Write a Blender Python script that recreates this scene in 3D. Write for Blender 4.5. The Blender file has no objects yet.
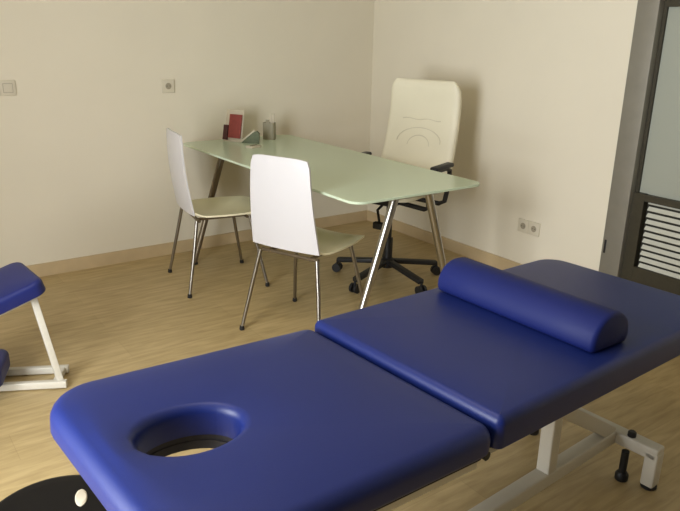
import bpy, bmesh, math, random
from mathutils import Vector, Matrix
PI = math.pi
random.seed(4)
C = bpy.context.scene.collection
V = Vector

# ------------------------------------------------------------------ materials
def mat(name, col, rough=.5, metal=0, noise=0, nscale=20, bump=0, bscale=200, coat=0, spec=.5, sheen=0):
    m = bpy.data.materials.new(name); m.use_nodes = True
    nt = m.node_tree; b = nt.nodes['Principled BSDF']
    b.inputs['Base Color'].default_value = (*col, 1)
    b.inputs['Roughness'].default_value = rough
    b.inputs['Metallic'].default_value = metal
    b.inputs['Coat Weight'].default_value = coat
    b.inputs['Specular IOR Level'].default_value = spec
    tc = nt.nodes.new('ShaderNodeTexCoord')
    if noise:
        n = nt.nodes.new('ShaderNodeTexNoise'); n.inputs['Scale'].default_value = nscale
        n.inputs['Detail'].default_value = 4
        nt.links.new(tc.outputs['Object'], n.inputs['Vector'])
        mx = nt.nodes.new('ShaderNodeMix'); mx.data_type = 'RGBA'
        mx.inputs[6].default_value = (*[c*(1-noise) for c in col], 1)
        mx.inputs[7].default_value = (*[min(1, c*(1+noise)) for c in col], 1)
        nt.links.new(n.outputs['Fac'], mx.inputs[0]); nt.links.new(mx.outputs[2], b.inputs['Base Color'])
    if bump:
        n2 = nt.nodes.new('ShaderNodeTexNoise'); n2.inputs['Scale'].default_value = bscale
        nt.links.new(tc.outputs['Object'], n2.inputs['Vector'])
        bp = nt.nodes.new('ShaderNodeBump'); bp.inputs['Strength'].default_value = bump
        bp.inputs['Distance'].default_value = .002
        nt.links.new(n2.outputs['Fac'], bp.inputs['Height']); nt.links.new(bp.outputs['Normal'], b.inputs['Normal'])
    return m

M = {}
M['wall'] = mat('wall_paint', (.79, .735, .605), .9, noise=.03, nscale=3, bump=.15, bscale=90, spec=.2)
M['ceiling'] = mat('ceiling_paint', (.60, .56, .48), .9)
M['backwall'] = mat('bounce_cutting_dark', (.10, .08, .06), .9, noise=.1, nscale=8)  # dark tone made up for the unseen wall to cut bounce light
M['base'] = mat('baseboard_tile', (.58, .45, .27), .45, noise=.15, nscale=8)
M['blue'] = mat('blue_vinyl', (.006, .016, .118), .42, noise=.06, nscale=6, bump=.12, bscale=350, spec=.42)
M['bluedeep'] = mat('deep_blue_vinyl', (.005, .012, .105), .6, bump=.12, bscale=350, spec=.3)
M['navy'] = mat('navy_vinyl', (.008, .016, .13), .45, bump=.1, bscale=300)
M['hollow'] = mat('blue_vinyl_piping', (.010, .012, .10), .5)
M['blackboard'] = mat('black_board', (.012, .010, .012), .7)
M['white'] = mat('white_enamel', (.64, .61, .53), .4, noise=.05, nscale=15)
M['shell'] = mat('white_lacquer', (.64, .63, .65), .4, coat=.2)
M['seatcream'] = mat('brightened_cream_lacquer', (.88, .83, .60), .35, coat=.2)  # cream seat tone, brightened in place of light falling from above
M['cream'] = mat('cream_leather', (.82, .77, .60), .5, noise=.05, nscale=5, bump=.2, bscale=120)
M['creamseam'] = mat('cream_leather_seam', (.66, .61, .47), .6)
M['chrome'] = mat('brushed_chrome', (.50, .48, .44), .28, metal=1)
M['chairleg'] = mat('satin_chrome', (.30, .28, .25), .3, metal=1)
M['darkmetal'] = mat('dark_leg_metal', (.20, .16, .11), .35, metal=.7)
M['black'] = mat('black_plastic', (.010, .010, .011), .5)
M['blackgloss'] = mat('black_gloss_plastic', (.004, .0035, .0035), .5, spec=.2)
M['rubber'] = mat('black_rubber', (.012, .011, .010), .8)
M['alu'] = mat('brushed_aluminium', (.25, .235, .195), .5, metal=.35, noise=.12, nscale=14)
M['bronze'] = mat('dark_bronze_frame', (.055, .048, .030), .5, metal=.4, noise=.2, nscale=60)
M['slat'] = mat('pale_louvre', (.62, .62, .54), .45)
M['gap'] = mat('dark_gap', (.03, .028, .02), .8)
M['plate'] = mat('socket_plastic', (.68, .63, .51), .4)
M['plated'] = mat('socket_recess', (.36, .32, .24), .6)
M['red'] = mat('red_print', (.24, .040, .032), .5, noise=.25, nscale=40)
M['darkred'] = mat('dark_red_print', (.06, .012, .010), .5)
M['paper'] = mat('cream_paper', (.54, .48, .37), .7)
M['green'] = mat('dark_green_print', (.10, .12, .065), .5, noise=.4, nscale=60)
M['grey'] = mat('grey_beige_plastic', (.30, .27, .19), .5, noise=.1, nscale=30)
M['glassedge'] = mat('green_glass_edge', (.34, .42, .26), .2)

def glass_top():
    m = bpy.data.materials.new('frosted_green_glass'); m.use_nodes = True
    nt = m.node_tree; b = nt.nodes['Principled BSDF']
    b.inputs['Base Color'].default_value = (.72, .84, .65, 1)
    b.inputs['Roughness'].default_value = .12
    b.inputs['IOR'].default_value = 1.5
    out = nt.nodes['Material Output']
    tr = nt.nodes.new('ShaderNodeBsdfTranslucent'); tr.inputs['Color'].default_value = (.62, .74, .5, 1)
    mx = nt.nodes.new('ShaderNodeMixShader'); mx.inputs[0].default_value = .16
    nt.links.new(b.outputs[0], mx.inputs[1]); nt.links.new(tr.outputs[0], mx.inputs[2])
    nt.links.new(mx.outputs[0], out.inputs[0])
    return m
M['glass'] = glass_top()

def frosted_pane():
    m = bpy.data.materials.new('frosted_pane'); m.use_nodes = True
    nt = m.node_tree; b = nt.nodes['Principled BSDF']
    b.inputs['Base Color'].default_value = (.37, .39, .335, 1)
    b.inputs['Roughness'].default_value = .3
    return m
M['pane'] = frosted_pane()

def floor_mat():
    m = bpy.data.materials.new('light_oak_laminate'); m.use_nodes = True
    nt = m.node_tree; b = nt.nodes['Principled BSDF']; L = nt.links.new
    tc = nt.nodes.new('ShaderNodeTexCoord')
    mp = nt.nodes.new('ShaderNodeMapping'); mp.inputs['Rotation'].default_value = (0, 0, 0)
    L(tc.outputs['Object'], mp.inputs['Vector'])
    br = nt.nodes.new('ShaderNodeTexBrick')
    br.inputs['Scale'].default_value = 1
    br.inputs['Brick Width'].default_value = 1.2; br.inputs['Row Height'].default_value = .19
    br.inputs['Mortar Size'].default_value = .0012
    br.inputs['Color1'].default_value = (.49, .375, .19, 1)
    br.inputs['Color2'].default_value = (.44, .335, .165, 1)
    br.inputs['Mortar'].default_value = (.40, .30, .145, 1)
    L(mp.outputs[0], br.inputs['Vector'])
    st = nt.nodes.new('ShaderNodeMapping'); st.inputs['Scale'].default_value = (2.2, 16, 1)
    L(tc.outputs['Object'], st.inputs['Vector'])
    n = nt.nodes.new('ShaderNodeTexNoise'); n.inputs['Scale'].default_value = 2.5; n.inputs['Detail'].default_value = 6
    n.inputs['Distortion'].default_value = .6
    L(st.outputs[0], n.inputs['Vector'])
    rp = nt.nodes.new('ShaderNodeValToRGB')
    rp.color_ramp.elements[0].position = .3; rp.color_ramp.elements[0].color = (.80, .76, .70, 1)
    rp.color_ramp.elements[1].position = .7; rp.color_ramp.elements[1].color = (1.12, 1.12, 1.12, 1)
    L(n.outputs['Fac'], rp.inputs[0])
    mx = nt.nodes.new('ShaderNodeMix'); mx.data_type = 'RGBA'; mx.blend_type = 'MULTIPLY'; mx.inputs[0].default_value = 1
    L(br.outputs['Color'], mx.inputs[6]); L(rp.outputs[0], mx.inputs[7]); L(mx.outputs[2], b.inputs['Base Color'])
    b.inputs['Roughness'].default_value = .42
    return m
M['floor'] = floor_mat()

# ------------------------------------------------------------------ mesh helpers
class MB:
    def __init__(s): s.bm = bmesh.new()
    def box(s, c, d, rot=None, bev=0):
        r = bmesh.ops.create_cube(s.bm, size=1)
        vs = r['verts']
        mtx = Matrix.Translation(V(c)) @ (rot.to_4x4() if rot else Matrix.Identity(4)) @ Matrix.Diagonal((*d, 1))
        bmesh.ops.transform(s.bm, matrix=mtx, verts=vs)
        if bev:
            es = list({e for v in vs for e in v.link_edges})
            bmesh.ops.bevel(s.bm, geom=es, offset=bev, segments=3, affect='EDGES', profile=.5)
        return s
    def bar(s, a, b, w, h, bev=.003, up=V((0, 0, 1))):
        a, b = V(a), V(b); d = (b-a); L = d.length; x = d.normalized()
        y = up.cross(x)
        if y.length < 1e-3: y = V((0, 1, 0)).cross(x)
        y.normalize(); z = x.cross(y)
        return s.box((a+b)/2, (L, w, h), Matrix((x, y, z)).transposed(), bev)
    def rings(s, rings, cap0=True, cap1=True, close=True, loop=False):
        bm = s.bm; R = [[bm.verts.new(p) for p in r] for r in rings]
        n = len(R[0]); rng = range(n if close else n-1)
        pairs = list(zip(R, R[1:])) + ([(R[-1], R[0])] if loop else [])
        for a, b in pairs:
            for i in rng:
                j = (i+1) % n
                bm.faces.new((a[i], a[j], b[j], b[i]))
        if not loop:
            if cap0: bm.faces.new(list(reversed(R[0])))
            if cap1: bm.faces.new(R[-1])
        return s
    def tube(s, pts, r, n=12, cap=True, loop=False):
        pts = [V(p) for p in pts]; rs = r if isinstance(r, (list, tuple)) else [r]*len(pts)
        rings = []; m = len(pts); prev = None
        for i, p in enumerate(pts):
            if loop: t = (pts[(i+1) % m]-pts[i-1]).normalized()
            else: t = (pts[min(i+1, m-1)]-pts[max(i-1, 0)]).normalized()
            if prev is None:
                q = V((0, 0, 1)) if abs(t.z) < .9 else V((1, 0, 0))
            else: q = prev
            u = (q - t*q.dot(t)).normalized(); w = t.cross(u); prev = u
            rings.append([p + (u*math.cos(2*PI*k/n) + w*math.sin(2*PI*k/n))*rs[i] for k in range(n)])
        return s.rings(rings, cap, cap, loop=loop)
    def lathe(s, prof, c=(0, 0, 0), n=32, cap=True):
        c = V(c)
        return s.rings([[c+V((r*math.cos(2*PI*k/n), r*math.sin(2*PI*k/n), z)) for k in range(n)] for r, z in prof], cap, cap)
    def build(s, name, m, parent=None, loc=None, rot=None, smooth=True, sub=0, autos=35):
        bmesh.ops.recalc_face_normals(s.bm, faces=s.bm.faces)
        me = bpy.data.meshes.new(name); s.bm.to_mesh(me); s.bm.free()
        me.materials.append(m); o = bpy.data.objects.new(name, me); C.objects.link(o)
        if parent: o.parent = parent
        if loc is not None: o.location = loc
        if rot is not None: o.rotation_euler = rot
        if smooth:
            for p in me.polygons: p.use_smooth = True
            try: me.set_sharp_from_angle(angle=math.radians(autos))
            except Exception: pass
        if sub:
            md = o.modifiers.new('s', 'SUBSURF'); md.levels = sub; md.render_levels = sub
        return o

def tag(o, label=None, cat=None, group=None, kind=None):
    if label: o['label'] = label
    if cat: o['category'] = cat
    if group: o['group'] = group
    if kind: o['kind'] = kind
    return o
def empty(name, loc, rz=0, label=None, cat=None, group=None):
    o = bpy.data.objects.new(name, None); C.objects.link(o)
    o.location = loc; o.rotation_euler = (0, 0, rz); o.empty_display_size = .1
    return tag(o, label, cat, group)
def copy_tree(o, parent=None):
    c = o.copy(); C.objects.link(c); c.parent = parent
    for ch in [x for x in C.objects if x.parent == o]: copy_tree(ch, c)
    return c
def struct(name, mb, m, parent=None, **k):
    o = mb.build(name, m, parent, smooth=False, **k)
    if not parent: o['kind'] = 'structure'
    return o

def rrect(x0, x1, y0, y1, r, n=8, off=0):
    """rounded rectangle, offset inward by off, fixed vertex count"""
    pts = []
    rr = r if isinstance(r, tuple) else (r, r)          # radii at the x0 end and at the x1 end
    for cx, cy, a0, r in ((x1-rr[1], y1-rr[1], 0, rr[1]), (x0+rr[0], y1-rr[0], 90, rr[0]), (x0+rr[0], y0+rr[0], 180, rr[0]), (x1-rr[1], y0+rr[1], 270, rr[1])):
        for k in range(n+1):
            a = math.radians(a0+90*k/n)
            pts.append((cx+(r-off)*math.cos(a), cy+(r-off)*math.sin(a)))
    # extra points along the straights keep the top quads even
    out = []; m = len(pts)
    for i in range(m):
        out.append(pts[i])
        if (i+1) % (n+1) == 0:
            a, b = pts[i], pts[(i+1) % m]
            for t in range(1, 8): out.append((a[0]+(b[0]-a[0])*t/8, a[1]+(b[1]-a[1])*t/8))
    return out

# ------------------------------------------------------------------ room
X0, Y0, H = -4.15, -6.0, 2.6     # the room reaches from (X0,Y0) to the corner at the origin
th = .12
struct('floor', MB().box(((X0)/2, (Y0)/2, -.05), (-X0+.3, -Y0+.3, .1)), M['floor'])
struct('ceiling', MB().box(((X0)/2, (Y0)/2, H+.05), (-X0+.3, -Y0+.3, .1)), M['ceiling'])
struct('wall_left', MB().box((X0/2, th/2, H/2), (-X0+2*th, th, H)), M['wall'])
# right wall with the doorway
DY0, DY1, DZ = -3.20, -2.118, 2.12
w = MB()
w.box((th/2, DY1/2, H/2), (th, -DY1, H))
w.box((th/2, (Y0+DY0)/2, H/2), (th, DY0-Y0, H))
w.box((th/2, (DY0+DY1)/2, (H+DZ)/2), (th, DY1-DY0, H-DZ))
struct('wall_right', w, M['wall'])
struct('wall_back', MB().box((X0/2, Y0-th/2, H/2), (-X0+2*th, th, H)), M['backwall'])
# window wall, out of frame to the left of the camera
WY0, WY1, WZ0, WZ1 = -3.45, -2.25, .30, 2.10
w = MB()
w.box((X0-th/2, (Y0+WY0)/2, H/2), (th, WY0-Y0, H))
w.box((X0-th/2, WY1/2, H/2), (th, -WY1, H))
w.box((X0-th/2, (WY0+WY1)/2, WZ0/2), (th, WY1-WY0, WZ0))
w.box((X0-th/2, (WY0+WY1)/2, (H+WZ1)/2), (th, WY1-WY0, H-WZ1))
struct('wall_window_side', w, M['wall'])
w = MB()
for y in (WY0+.03, (WY0+WY1)/2, WY1-.03): w.box((X0-.06, y, (WZ0+WZ1)/2), (.06, .06, WZ1-WZ0))
for z in (WZ0+.03, WZ1-.03): w.box((X0-.06, (WY0+WY1)/2, z), (.055, WY1-WY0, .06))
struct('window_1', w, M['white'])
# baseboards
BH = .08
struct('baseboard_left', MB().box((X0/2, -.006, BH/2), (-X0, .012, BH)), M['base'])
struct('baseboard_right', MB().box((-.006, (DY1-.012)/2, BH/2), (.012, -DY1-.012, BH)), M['base'])

# ---- aluminium door with frosted pane and louvre
dr = bpy.data.objects.new('door_1', None); C.objects.link(dr); dr.location = (0, DY1, 0)
dr['kind'] = 'structure'; dr['label'] = 'grey aluminium door with frosted pane above a slatted louvre'
fw = .118
m = MB()
m.box((.03, -fw/2, DZ/2), (.10, fw, DZ), bev=.003)
m.box((.03, (DY0-DY1)+fw/2, DZ/2), (.10, fw, DZ), bev=.003)
m.box((.03, (DY0-DY1)/2, DZ-.03), (.098, DY1-DY0-2*fw, .06), bev=.003)
m.build('door_frame', M['alu'], dr)
m = MB(); m.box((-.021, -.018, .45), (.003, .012, .075), bev=.001)
m.build('strike_plate', M['black'], dr, loc=(0, 0, -.10))
for z in (1.655,):
    m = MB(); m.box((-.021, -.05, z), (.003, .012, .03), bev=.001); m.build('strike_plate', M['black'], dr)
lw0, lw1 = (DY0-DY1)+fw+.001, -fw-.001
lc, lwid = (lw0+lw1)/2, lw1-lw0
m = MB()   # slim stiles and rails of the leaf
m.box((.045, lw1-.008, 1.06), (.04, .016, 1.98)); m.box((.045, lw0+.03, 1.06), (.04, .06, 1.98))
m.box((.045, lc, 1.62), (.045, lwid-.02, .07)); m.box((.045, lc, 2.03), (.045, lwid-.02, .04))
m.box((.045, lc, .10), (.042, lwid-.02, .16))
m.build('door_leaf', M['bronze'], dr, smooth=False)
m = MB().box((.045, lc, (.665+1.59)/2), (.012, lwid-.02, 1.59-.665)); m.build('lower_pane', M['pane'], dr, smooth=False)
m = MB().box((.045, lc, (1.655+2.01)/2), (.012, lwid-.02, 2.01-1.655)); m.build('upper_pane', M['pane'], dr, smooth=False)
lv = MB()
lv.box((.035, lw1-.032, .42), (.05, .064, .50)); lv.box((.035, lw0+.075, .42), (.05, .05, .50))
lv.box((.036, lc, .65), (.050, lwid-.02, .035)); lv.box((.036, lc, .225), (.050, lwid-.02, .10))
lvo = lv.build('louvre', M['bronze'], dr, smooth=False)
m = MB().box((.056, lc, .42), (.006, lwid-.1, .46)); m.build('louvre_backing', M['gap'], lvo, smooth=False)
n = 11
s_ = MB()
for k in range(n):
    z = .285 + k*(.63-.285)/(n-1)
    s_.box((.034, lc-.015, z), (.023, lwid-.13, .004), Matrix.Rotation(math.radians(-52), 3, 'Y'))
s_.build('louvre_slats', M['slat'], lvo, smooth=False)

# ------------------------------------------------------------------ sockets
def socket_plate(name, n, loc, rz, label, cat, gap=.0):
    r = empty(name, loc, rz, label, cat)      # local: plate in XZ, faces -Y
    W = .082
    for k in range(n):
        x = (k-(n-1)/2)*(W+gap)
        m = MB().box((x, -.005, 0), (W-.001, .010, .082), bev=.003); p_ = m.build('plate', M['plate'], r)
        if cat == 'socket':
            m = MB().lathe([(.0195, -.0108), (.0195, -.0100)], n=24); o = m.build('socket_recess', M['plated'], p_, loc=(x, 0, 0), rot=(-PI/2, 0, 0))
            m2 = MB()
            for sx in (-.0095, .0095): m2.lathe([(.0025, -.0112), (.0025, -.0105)], c=(sx, 0, 0), n=10)
            m2.build('contact_hole', M['black'], p_, loc=(x, 0, 0), rot=(-PI/2, 0, 0))
        else:
            m = MB().box((x, -.0115, 0), (.046, .004, .046), Matrix.Rotation(.06, 3, 'X'), bev=.0015); m.build('rocker', M['plated' if k < 0 else 'plate'], p_)
            m = MB().box((x, -.0103, 0), (.050, .001, .050)); m.build('rocker_surround', M['plated'], p_)
    return r
socket_plate('wall_socket', 1, (-1.615, 0, 1.092), 0, 'single beige wall socket above the far white chair', 'socket')
socket_plate('light_switch', 2, (-2.578, 0, 1.108), 0, 'double switch plate on the wall at the left photo edge', 'switch')
socket_plate('wall_socket', 2, (0, -1.60, .325), -PI/2, 'double beige wall socket low on the right wall', 'socket')

# ------------------------------------------------------------------ massage table
T = .07
MT = empty('massage_table', (-2.2725, -3.3704, 0), .0664,
           'long blue padded massage table with face hole and white metal frame', 'massage table')
def roundprof(T, rt=.032, rb=.004, n=6):
    pr = []   # (inward offset, z) from the bottom to the top
    for k in range(n+1):
        a = PI/2*k/n; pr.append((rb-rb*math.sin(a), -T+rb-rb*math.cos(a)))
    for k in range(n+1):
        a = PI/2*k/n; pr.append((rt-rt*math.cos(a), -rt+rt*math.sin(a)))
    return pr
def cushion(x0, x1, y0, y1, r, T, hole=None, rt=.032, puff=.004, rb=.004):
    mb = MB(); rings = []
    for off, z in roundprof(T, rt, rb):
        rings.append([V((x, y, z)) for x, y in rrect(x0, x1, y0, y1, r, off=off)])
    edge = rings[-1]; bot = rings[0]
    if hole:
        hx, hy, ha, hb = hole
        def hring(grow, z, src):
            out = []
            for p in src:
                a = math.atan2((p.y-hy)/hb, (p.x-hx)/ha)
                out.append(V((hx+(ha+grow)*math.cos(a), hy+(hb+grow)*math.sin(a), z)))
            return out
        def mix(A, B, t, dz=0): return [a.lerp(b, t)+V((0, 0, dz)) for a, b in zip(A, B)]
        top = hring(.022, .0, edge)
        rings += [mix(edge, top, t, puff) for t in (.15, .4, .7)]
        rings.append(top)
        for k in range(1, 7):
            a = PI/2*k/6; rings.append(hring(.022-.022*math.sin(a), -.022+.022*math.cos(a), edge))
        rings.append(hring(0, -T, edge))
        mb.rings(rings, False, False, loop=True)
    else:
        cx, cy = (x0+x1)/2, (y0+y1)/2
        for t in (.12, .35, .6, .85):
            rings.append([V((cx+(p.x-cx)*(1-t), cy+(p.y-cy)*(1-t), puff*(1 if t > .2 else .5))) for p in edge])
        mb.rings(rings)
    return mb
TW = .672
s1, s2 = math.atan(.0604), math.atan(.0261)
# head section: tilts up away from the seam
hs = cushion(-.758, -.003, 0, TW, (.120, .036), T, rt=.034, rb=.014, hole=(-.552, .350, .112, .080)).build('head_section', M['blue'], MT, loc=(0, 0, .650), rot=(0, s1, 0), autos=80)
b_ = MB()
outer = [V((x, y, -T-.014)) for x, y in rrect(-.722, -.012, .018, TW-.018, (.07, .02))]
oup = [p+V((0, 0, .014)) for p in outer]
def hr(z):
    o_ = []
    for p in outer:
        a = math.atan2((p.y-.350)/.080, (p.x+.552)/.112); o_.append(V((-.552+.114*math.cos(a), .350+.082*math.sin(a), z)))
    return o_
b_.rings([outer, oup, hr(-T), hr(-T-.014)], False, False, loop=True)
b_.build('board', M['blackboard'], hs, smooth=False)
sl = MB(); cz = [V((-.552+.116*math.cos(2*PI*k/32), .350+.085*math.sin(2*PI*k/32), 0)) for k in range(32)]
ci = [V((-.552+(p.x+.552)*.95, .352+(p.y-.352)*.95, 0)) for p in cz]
zz = lambda L, z: [p+V((0, 0, z)) for p in L]
sl.rings([zz(cz, -T-.034), zz(cz, -T-.014), zz(ci, -T-.014), zz(ci, -T-.034)], False, False, loop=True)
sl.build('hole_darkening_ring', M['blackboard'], hs)  # black ring added under the face hole to deepen its shade
f_ = MB()
zf = -T-.014-.016
for v in (.045, TW-.045): f_.bar((-.70, v, zf), (-.02, v, zf), .03, .03)
for u in (-.70, -.035): f_.bar((u, .06, zf), (u, TW-.06, zf), .029, .029)
f_.build('section_frame', M['white'], hs)
# body section
T2 = .080
bs = cushion(.003, 1.160, 0, TW, (.020, .09), T2, rt=.022).build('body_section', M['blue'], MT, loc=(0, 0, .664), rot=(0, s2, 0), autos=80)
b_ = MB()
b_.rings([[V((x, y, z)) for x, y in rrect(.014, 1.14, .030, TW-.030, (.02, .06))] for z in (-T2-.014, -T2)])
b_.build('board', M['blackboard'], bs, smooth=False)
f_ = MB(); zf = -T2-.014-.014
for v in (.13, TW-.13): f_.bar((.03, v, zf), (1.02, v, zf), .03, .028)
for u in (.04, 1.02): f_.bar((u, .14, zf), (u, TW-.14, zf), .029, .027)
f_.build('section_frame', M['white'], bs)
for v in (.03, TW-.03): MB().tube([(-.01, v-.012, .568), (-.01, v+.012, .568)], .011).build('hinge', M['black'], MT)
# supporting upper frame
VA, VB = .225, .447
u_ = MB()
for v in (VA, VB): u_.bar((-.30, v, .505), (.98, v, .505), .045, .04)
for u in (-.28, .62): u_.bar((u, VA, .504), (u, VB, .504), .045, .038)
u_.build('upper_frame', M['white'], MT)
# base rails, cross bars, feet
for v in (VA, VB):
    MB().bar((-.60, v, .137), (.965, v, .137), .048, .048, .006).build('base_rail', M['white'], MT)
    MB().bar((.585, v, .15), (.585, v, .50), .046, .045, .005, up=V((0, 1, 0))).build('upright', M['white'], MT)
    MB().bar((-.26, v, .15), (-.26, v, .50), .046, .050, .005, up=V((0, 1, 0))).build('upright', M['white'], MT)
    MB().bar((.955, v, .150), (.40, v, .50), .040, .048, .005).build('diagonal_brace', M['white'], MT)
    MB().bar((-.58, v, .150), (-.08, v, .50), .040, .048, .005).build('diagonal_brace', M['white'], MT)
for u in (-.60, .985):
    cb = MB().bar((u, .055, .137), (u, TW-.055, .137), .050, .046, .006).build('cross_bar', M['white'], MT)
    for v in (.075, TW-.075):
        ft = MB().bar((u, v, .012), (u, v, .14), .050, .044, .006, up=V((0, 1, 0))).build('foot', M['white'], MT)
        MB().lathe([(.024, 0), (.026, .003), (.026, .012), (.018, .014)], c=(u, v, 0), n=20).build('foot_pad', M['rubber'], ft)
    for v in (.155, TW-.155):
        s_ = MB()
        s_.lathe([(.013, .03), (.013, .112)], c=(u-.035, v, 0), n=14)
        s_.lathe([(.020, 0), (.022, .004), (.022, .022), (.016, .032)], c=(u-.035, v, 0), n=18)
        sc_ = s_.build('levelling_screw', M['black'], MT)
        MB().lathe([(.006, .160), (.014, .161), (.014, .176), (.010, .180)], c=(u-.01, v, 0), n=16).build('screw_cap', M['black'], sc_)

# bolster: half-round roll
BL, BW, BHt = .575, .175, .100
def bolster():
    mb = MB(); prof = []
    n = 20
    for k in range(n+1):
        a = PI*k/n
        prof.append((BW/2*math.cos(a), .018+(BHt-.018)*math.sin(a)**.85))
    prof += [(-BW/2+.004, .006), (-BW/2+.012, 0), (BW/2-.012, 0), (BW/2-.004, .006)]
    rings = []
    for off, y in ((.018, -BL/2), (.006, -BL/2+.003), (0, -BL/2+.012), (0, -BL/4), (0, 0), (0, BL/4), (0, BL/2-.012), (.006, BL/2-.003), (.018, BL/2)):
        k = 1-off/(BW/2)
        rings.append([V((x*k, y, BHt/2+(z-BHt/2)*k)) for x, z in prof])
    return mb.rings(rings)
bo = bolster().build('bolster', M['bluedeep'], None, loc=(-1.745, -2.99, .6540), rot=(0, s2, .03), autos=50)
tag(bo, 'half-round blue bolster lying across the massage table', 'bolster')

# ------------------------------------------------------------------ padded stool with white tube frame at the left edge
ST = empty('kneeling_stool', (-2.93, -1.40, 0), 0, 'small blue padded kneeling stool with white tube frame at the left photo edge', 'stool')
sp = cushion(-.40, 0, 0, .31, .05, .060, rt=.020)
sp = sp.build('seat_pad', M['navy'], ST, loc=(.172, -.030, .480), rot=(math.radians(1), -.27, math.radians(5)), autos=80)
m = MB()
for v in (.06, .25): m.bar((-.36, v, -.074), (-.03, v, -.074), .026, .026)
for u in (-.36, -.04): m.bar((u, .07, -.074), (u, .24, -.074), .025, .025)
m.build('seat_frame', M['white'], sp)
A = V((math.cos(-.47), math.sin(-.47), 0)); B = V((-A.y, A.x, 0))
e0 = V((.205, -.068, .020)); e1 = e0+B*.135-A*.02
for e in (e0, e1): MB().bar(e-A*.50, e, .026, .030).build('base_bar', M['white'], ST)
for t in (.045, .47): MB().bar(e0-A*t, e0-A*t+B*.13, .025, .028).build('side_bar', M['white'], ST)
MB().bar(e0-A*.03+B*.015+V((0, 0, .01)), V((.135, .03, .385)), .026, .028, up=V((0, 1, 0))).build('leg', M['white'], ST)
MB().bar(e0-A*.47+B*.07+V((0, 0, .01)), V((-.17, .13, .330)), .026, .028, up=V((0, 1, 0))).build('leg', M['white'], ST)
kp = cushion(-.26, 0, -.13, .12, .045, .07, rt=.022).build('knee_pad', M['navy'], ST, loc=(.0, .03, .150), rot=(0, 0, -.35), autos=80)
MB().bar(e0-A*.30+B*.02, e0-A*.30+B*.02+V((0, 0, .085)), .024, .024, up=V((0, 1, 0))).build('pad_support', M['white'], ST)

# ------------------------------------------------------------------ black round stool with a grip hole, lower left
BSX, BSY = -3.014, -2.491
BK = empty('round_stool', (BSX, BSY, 0), 0, 'low black round stool with a pale oval tab, at the lower left photo corner', 'stool')
st_ = MB().lathe([(.188, -.022), (.202, -.018), (.206, -.012), (.199, -.004), (.185, 0), (.16, .001)], n=64).build('seat', M['blackgloss'], BK, loc=(0, 0, .16))
MB().rings([[V((.080+ax*1.0*math.cos(t)*math.cos(-.28)-ax*2.3*math.sin(t)*math.sin(-.28), .046+ax*1.0*math.cos(t)*math.sin(-.28)+ax*2.3*math.sin(t)*math.cos(-.28), z)) for t in [2*PI*k/32 for k in range(32)]] for ax, z in ((.0165, .0005), (.0165, .004), (.014, .006))]).build('tab', M['paper'], st_)
for k in range(4):
    a = PI/4+k*PI/2+.75
    MB().tube([(.12*math.cos(a), .12*math.sin(a), 1.39e-1), (.17*math.cos(a), .18*math.sin(a), 0)], [.014, .011], n=12).build('leg', M['blackgloss'], BK)
MB().tube([(.153*math.cos(2*PI*k/24), .153*math.sin(2*PI*k/24), .055) for k in range(24)], .007, n=8, loop=True).build('foot_ring', M['blackgloss'], BK)

# ------------------------------------------------------------------ glass desk
dx0, dx1, dy0, dy1, DH = -1.582, -.785, -1.925, -.065, .745
DK = empty('glass_desk', ((dx0+dx1)/2, (dy0+dy1)/2, 0), 0, 'desk with a frosted green glass top on splayed metal legs', 'desk')
ox, oy = (dx0+dx1)/2, (dy0+dy1)/2
hx_, hy_ = (dx1-dx0)/2, (dy1-dy0)/2
g = MB(); R_ = .065
g.rings([[V((x, y, z)) for x, y in rrect(-hx_, hx_, -hy_, hy_, R_, n=10, off=o_)] for o_, z in ((.0015, DH-.012), (0, DH-.0105), (0, DH-.0015), (.0015, DH))])
g.build('glass_top', M['glass'], DK, autos=30)
for yy, mt_, lx in ((-1.80-oy, 'chrome', .033), (-.28-oy, 'darkmetal', -.098)):
    c_ = MB().bar((lx-.155, yy, .706), (lx+.155, yy, .706), .032, .022).build('leg_bracket', M['chrome'], DK)
    for x in (-.125, .125): MB().lathe([(.022, .717), (.022, DH-.0125)], c=(lx+x, yy, 0), n=16).build('glass_pad', M['darkmetal'], c_)
    for s in (-1, 1):
        top = (lx+s*.108, yy, .700); foot = (lx+s*.335, yy, .012)
        lg = MB().tube([top, foot], [.021, .017], n=16).build('leg', M[mt_], DK)
        MB().lathe([(.022, 0), (.022, .010), (.016, .016)], c=(foot[0], foot[1], 0), n=16).build('foot_cap', M['rubber'], lg)
MB().bar((.033, -1.80-oy+.02, .697), (-.098, -.28-oy-.02, .697), .03, .02).build('stretcher', M['chrome'], DK)

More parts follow.
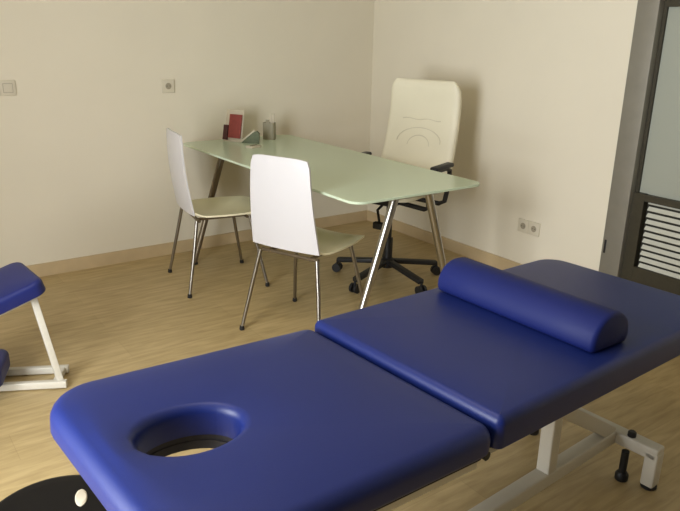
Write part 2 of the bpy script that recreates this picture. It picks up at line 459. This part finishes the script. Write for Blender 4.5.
# ------------------------------------------------------------------ visitors' chairs
def visitor_chair(loc, yaw, label):
    r = empty('visitor_chair', loc, yaw, label, 'chair', 'white visitor chairs at the desk')   # faces local +X
    th_ = .010
    # seat: slightly dished slab with a turned-down front edge
    nu, nv = 14, 10
    def seat_pt(u, v):   # u 0 rear..1 front, v -1..1
        x = -.168+.478*u
        hw = .187+.026*math.sin(PI*min(1,u*1.1))
        if u > .82: hw *= math.sqrt(max(0, 1-((u-.82)/.18)**2*.32))
        y = v*hw
        z = .438 - .014*math.sin(PI*u)*(1-v*v) + .010*v*v - .022*max(0, (u-.8)/.2)**2
        z += .022*max(0, (.14-u)/.14)**2
        return V((x, y, z))
    def sheet(fn, t, nrm):
        bm = bmesh.new()
        A = [[bm.verts.new(fn(i/nu, -1+2*j/nv)+nrm*t/2) for j in range(nv+1)] for i in range(nu+1)]
        B = [[bm.verts.new(fn(i/nu, -1+2*j/nv)-nrm*t/2) for j in range(nv+1)] for i in range(nu+1)]
        for i in range(nu):
            for j in range(nv):
                bm.faces.new((A[i][j], A[i+1][j], A[i+1][j+1], A[i][j+1]))
                bm.faces.new((B[i][j], B[i][j+1], B[i+1][j+1], B[i+1][j]))
        for i in range(nu):
            for j in (0, nv): bm.faces.new((A[i][j], B[i][j], B[i+1][j], A[i+1][j]))
        for j in range(nv):
            for i in (0, nu): bm.faces.new((A[i][j], A[i][j+1], B[i][j+1], B[i][j]))
        mb = MB(); mb.bm.free(); mb.bm = bm; return mb
    sheet(seat_pt, th_, V((0, 0, 1))).build('seat', M['seatcream'], r, autos=50)
    def back_pt(u, v):   # u 0 bottom..1 top
        z = .458+.446*u
        hw = .192-.032*u
        if u > .94: hw *= 1-.06*((u-.94)/.06)**2
        zz = z-(.010*v**4 if u > .9 else 0)
        x = -.190-.020*math.sin(PI*u*.8)-.030*u+.016*v*v
        return V((x, v*hw, zz))
    sheet(back_pt, th_, V((1, 0, 0))).build('backrest', M['shell'], r, autos=50)
    m = MB()
    for s in (-1, 1): m.tube([(-.15, s*.12, .418), (.15, s*.12, .418)], .009)
    m.tube([(-.14, -.165, .417), (-.14, .165, .417)], .009); m.tube([(.14, -.165, .417), (.14, .165, .417)], .009)
    m.build('seat_frame', M['darkmetal'], r)
    for sx in (-1, 1):
        for sy in (-1, 1):
            lg = MB().tube([(sx*.155, sy*.165, .42), (sx*.185, sy*.195, .25), (sx*.232, sy*.232, .012)], [.010, .010, .009], n=12).build('leg', M['chairleg'], r)
            MB().lathe([(.012, 0), (.013, .006), (.011, .022)], c=(sx*.232, sy*.232, 0), n=14).build('foot_cap', M['rubber'], lg)
    return r
c1 = visitor_chair((-1.535, -1.468, 0), math.radians(23), 'white visitor chair nearest the massage table, its back to the camera side')
c2 = copy_tree(c1); c2.location = (-1.615, -.61, 0); c2.rotation_euler = (0, 0, math.radians(-9))
c2['label'] = 'white visitor chair farther away, at the wall end of the desk'
for c_, f_ in ((c1, 1), (c2, 1)): pass

# ------------------------------------------------------------------ office chair
OC = empty('office_chair', (-.738, -1.150, 0), math.radians(180+20), 'cream leather high-backed swivel chair behind the glass desk', 'chair')  # faces local +X
hub = MB().lathe([(.035, .075), (.042, .085), (.042, .125), (.030, .135)], n=20).build('star_base', M['black'], OC)
for k in range(5):
    a = 2*PI*k/5-math.radians(76)
    d = V((math.cos(a), math.sin(a), 0)); e = d*.325
    MB().bar(d*.03+V((0, 0, .112)), e+V((0, 0, .078)), .040, .028, .006).build('base_arm', M['black'], hub)
    cs = MB()
    perp = V((-d.y, d.x, 0))
    for s in (-1, 1):
        c0 = e+perp*s*.016+V((0, 0, .028))
        cs.tube([c0-perp*.008, c0+perp*.008], .028, n=18)
    cs.tube([e+V((0, 0, .03)), e+V((0, 0, .075))], .008)
    cs.build('caster', M['black'], OC)
MB().lathe([(.028, .12), (.028, .26), (.019, .262), (.019, .49)], n=20).build('gas_column', M['black'], OC)
m = MB().box((0, 0, .505), (.22, .17, .050), bev=.01); m.tube([(.06, 0, .49), (.14, 0, .46), (.165, .03, .40)], .008); m.box((.175, .03, .380), (.035, .060, .040), bev=.006)
m.build('tilt_mechanism', M['black'], OC)
# seat cushion
m = cushion(-.24, .25, -.245, .245, .09, .085, rt=.035, puff=.012)
m.build('seat', M['cream'], OC, loc=(0, 0, .638), autos=80)
# back
def chair_back():
    mb = MB(); rings = []
    zs = [.650*q for q in (0, .02, .05, .13, .24, .36, .48, .60, .72, .84, .91, .96, .985, 1)]
    for z in zs:
        t = z/.650
        hw = .249-.014*t
        if t > .88: hw *= (1-.17*((t-.88)/.12)**2.2)
        if t < .05: hw *= .88+.12*(t/.05)
        hd = .045*(1-.25*t)
        if t > .93: hd *= 1-.75*((t-.93)/.07)**2
        if t < .06: hd *= .4+.6*(t/.06)
        cx = -.255 - .16*t - .035*math.sin(PI*t) + .035*max(0, (t-.7)/.3)**2
        rg = []
        n = 36
        for k in range(n):
            a = 2*PI*k/n; c, s = math.cos(a), math.sin(a)
            x = hd*math.copysign(abs(c)**.75, c); y = hw*math.copysign(abs(s)**.35, s)
            rg.append(V((cx+x+.020*(y/hw)**2, y, .52+z)))
        rings.append(rg)
    return mb.rings(rings)
bk = chair_back().build('backrest', M['cream'], OC, autos=60)
# seams and padded panels on the front of the back
def front_x(z):
    t = (z-.52)/.650
    hd = .045*(1-.25*t)
    return -.255-.16*t-.035*math.sin(PI*t)+.035*max(0, (t-.7)/.3)**2+hd
def seam(pts): return MB().tube([(front_x(z)-.001+.020*(y/.24)**2, y, z) for y, z in pts], .0035, n=8)
seam([(-.13+.26*k/12, .935+.004*math.sin(k)) for k in range(13)]).build('seam', M['creamseam'], bk)
seam([(.15*math.cos(PI*k/14), .80+.085*math.sin(PI*k/14)) for k in range(15)]).build('seam', M['creamseam'], bk)
seam([(.075*math.cos(PI*k/10), .78+.06*math.sin(PI*k/10)) for k in range(11)]).build('seam', M['creamseam'], bk)
m = MB().bar((-.10, 0, .505), (-.30, 0, .505), .07, .014); m.bar((-.295, 0, .50), (-.325, 0, .66), .07, .014, up=V((1, 0, 0))); m.build('back_bracket', M['black'], OC)
for s in (-1, 1):
    y = s*.282
    m = MB()
    pts = [(-.11, s*.07, .500), (-.14, y-s*.03, .485), (-.15, y, .50), (-.20, y, .61), (-.19, y, .680), (-.14, y, .697), (.01, y, .697),
           (.055, y, .680), (.075, y, .61), (.05, y, .50), (.04, y-s*.03, .485), (.04, s*.07, .500)]
    m.tube(pts, .014, n=12)
    ar = m.build('armrest', M['black'], OC)
    MB().box((-.090, y, .713), (.22, .05, .026), bev=.010).build('arm_pad', M['black'], ar)

# ------------------------------------------------------------------ things on the desk
zt = DH
fr = empty('brochure_holder', (-1.262, -.175, zt), math.radians(-62), 'small cream stand holding a red brochure on the glass desk', 'stand')
m = MB().box((0, .004, .004), (.125, .05, .008), bev=.002); m.build('base', M['paper'], fr)
R10 = Matrix.Rotation(math.radians(-12), 3, 'X')
m = MB().box((0, .017, .102), (.135, .004, .195), R10, bev=.001); m.build('back_plate', M['paper'], fr)
m = MB().box((.014, .004, .098), (.094, .006, .150), R10, bev=.001); m.build('brochure', M['red'], fr)
m = MB().box((-.055, -.004, .056), (.034, .012, .095), R10, bev=.001); m.build('side_brochure', M['darkred'], fr)
bk_ = empty('booklet', (-1.200, -.300, zt), math.radians(-50), 'dark green booklet propped up before the red brochure stand', 'booklet')
m = MB(); m.rings([[V(p) for p in q] for q in (
    [(-.065, -.003, 0), (.055, -.003, 0), (.055, -.003, .065), (.035, -.003, .080), (-.01, -.003, .055)],
    [(-.065, .003, 0), (.055, .003, 0), (.055, .018, .065), (.035, .020, .080), (-.01, .013, .055)])])
m.build('cover', M['green'], bk_, smooth=False)
m = MB().bar((-.070, -.004, .006), (.028, -.004, .086), .003, .010, .001); m.build('page_edge', M['paper'], bk_)
bx = empty('pen_cup', (-1.01, -.205, zt), math.radians(-52), 'grey beige cup holding pale papers near the wall on the glass desk', 'cup')
m = MB(); m.rings([[V((x, y, z)) for x, y in rrect(-.040+o_, .040-o_, -.026+o_, .026-o_, .014)] for o_, z in ((.002, 0), (0, .004), (0, .110), (.003, .110), (.003, .006))])
m.build('cup_body', M['grey'], bx)
mm = MB().box((.018, .003, .095), (.026, .004, .15), Matrix.Rotation(.10, 3, 'Y')).build('paper_slip', M['paper'], bx)
mm = MB().box((-.008, -.004, .07), (.024, .003, .115), Matrix.Rotation(-.05, 3, 'Y')).build('paper_slip', M['grey'], bx)
cd = empty('card_stack', (-1.262, -.445, zt), math.radians(20), 'small stack of pale cards on the glass beside the near chair back', 'cards')
MB().box((0, 0, .006), (.085, .055, .012), bev=.001).build('cards', M['paper'], cd)
MB().box((0, 0, .0135), (.060, .010, .003)).build('card_band', M['green'], cd)

# ------------------------------------------------------------------ light
def area(name, loc, rot, sx, sy, power, col, spread=None):
    l = bpy.data.lights.new(name, 'AREA'); l.shape = 'RECTANGLE'; l.size = sx; l.size_y = sy
    l.energy = power; l.color = col
    o = bpy.data.objects.new(name, l); C.objects.link(o); o.location = loc; o.rotation_euler = rot
    return o
area('window_daylight', (X0-.13, (WY0+WY1)/2, (WZ0+WZ1)/2), (0, -PI/2, 0), WZ1-WZ0, WY1-WY0, 140, (.94, .97, 1.0))
# round ceiling lamp added out of view as weak warm fill light
lamp = empty('added_ceiling_lamp', (-2.6, -2.4, H), 0, 'unseen round ceiling lamp added as warm fill light', 'lamp')
MB().lathe([(.20, -.03), (.20, 0)], n=32).build('lamp_base', M['white'], lamp)
area('added_fill_light', (-2.6, -2.4, H-.06), (0, 0, 0), .4, .4, 8, (1.0, .84, .58))
wd = bpy.data.worlds.new('world'); bpy.context.scene.world = wd; wd.use_nodes = True
wd.node_tree.nodes['Background'].inputs[0].default_value = (.75, .85, 1, 1)
wd.node_tree.nodes['Background'].inputs[1].default_value = .4

# ------------------------------------------------------------------ camera
f, yaw, pit, rol = 690.305, .627715, .317686, .0211402
F = V((math.sin(yaw)*math.cos(pit), math.cos(yaw)*math.cos(pit), -math.sin(pit)))
R = V((math.cos(yaw), -math.sin(yaw), 0)); U = R.cross(F)
R2 = R*math.cos(rol)+U*math.sin(rol); U2 = -R*math.sin(rol)+U*math.cos(rol)
cam = bpy.data.cameras.new('camera'); co = bpy.data.objects.new('camera', cam); C.objects.link(co)
cam.sensor_fit = 'HORIZONTAL'; cam.sensor_width = 36; cam.lens = f/680*36; cam.clip_start = .02
mw = Matrix((R2, U2, -F)).transposed().to_4x4(); mw.translation = V((-3.319118, -4.213292, 1.453987))
co.matrix_world = mw
sc = bpy.context.scene; sc.camera = co
sc.view_settings.view_transform = 'Standard'; sc.view_settings.look = 'None'
sc.view_settings.gamma = 1; sc.view_settings.use_curve_mapping = False
sc.view_settings.exposure = 0.0
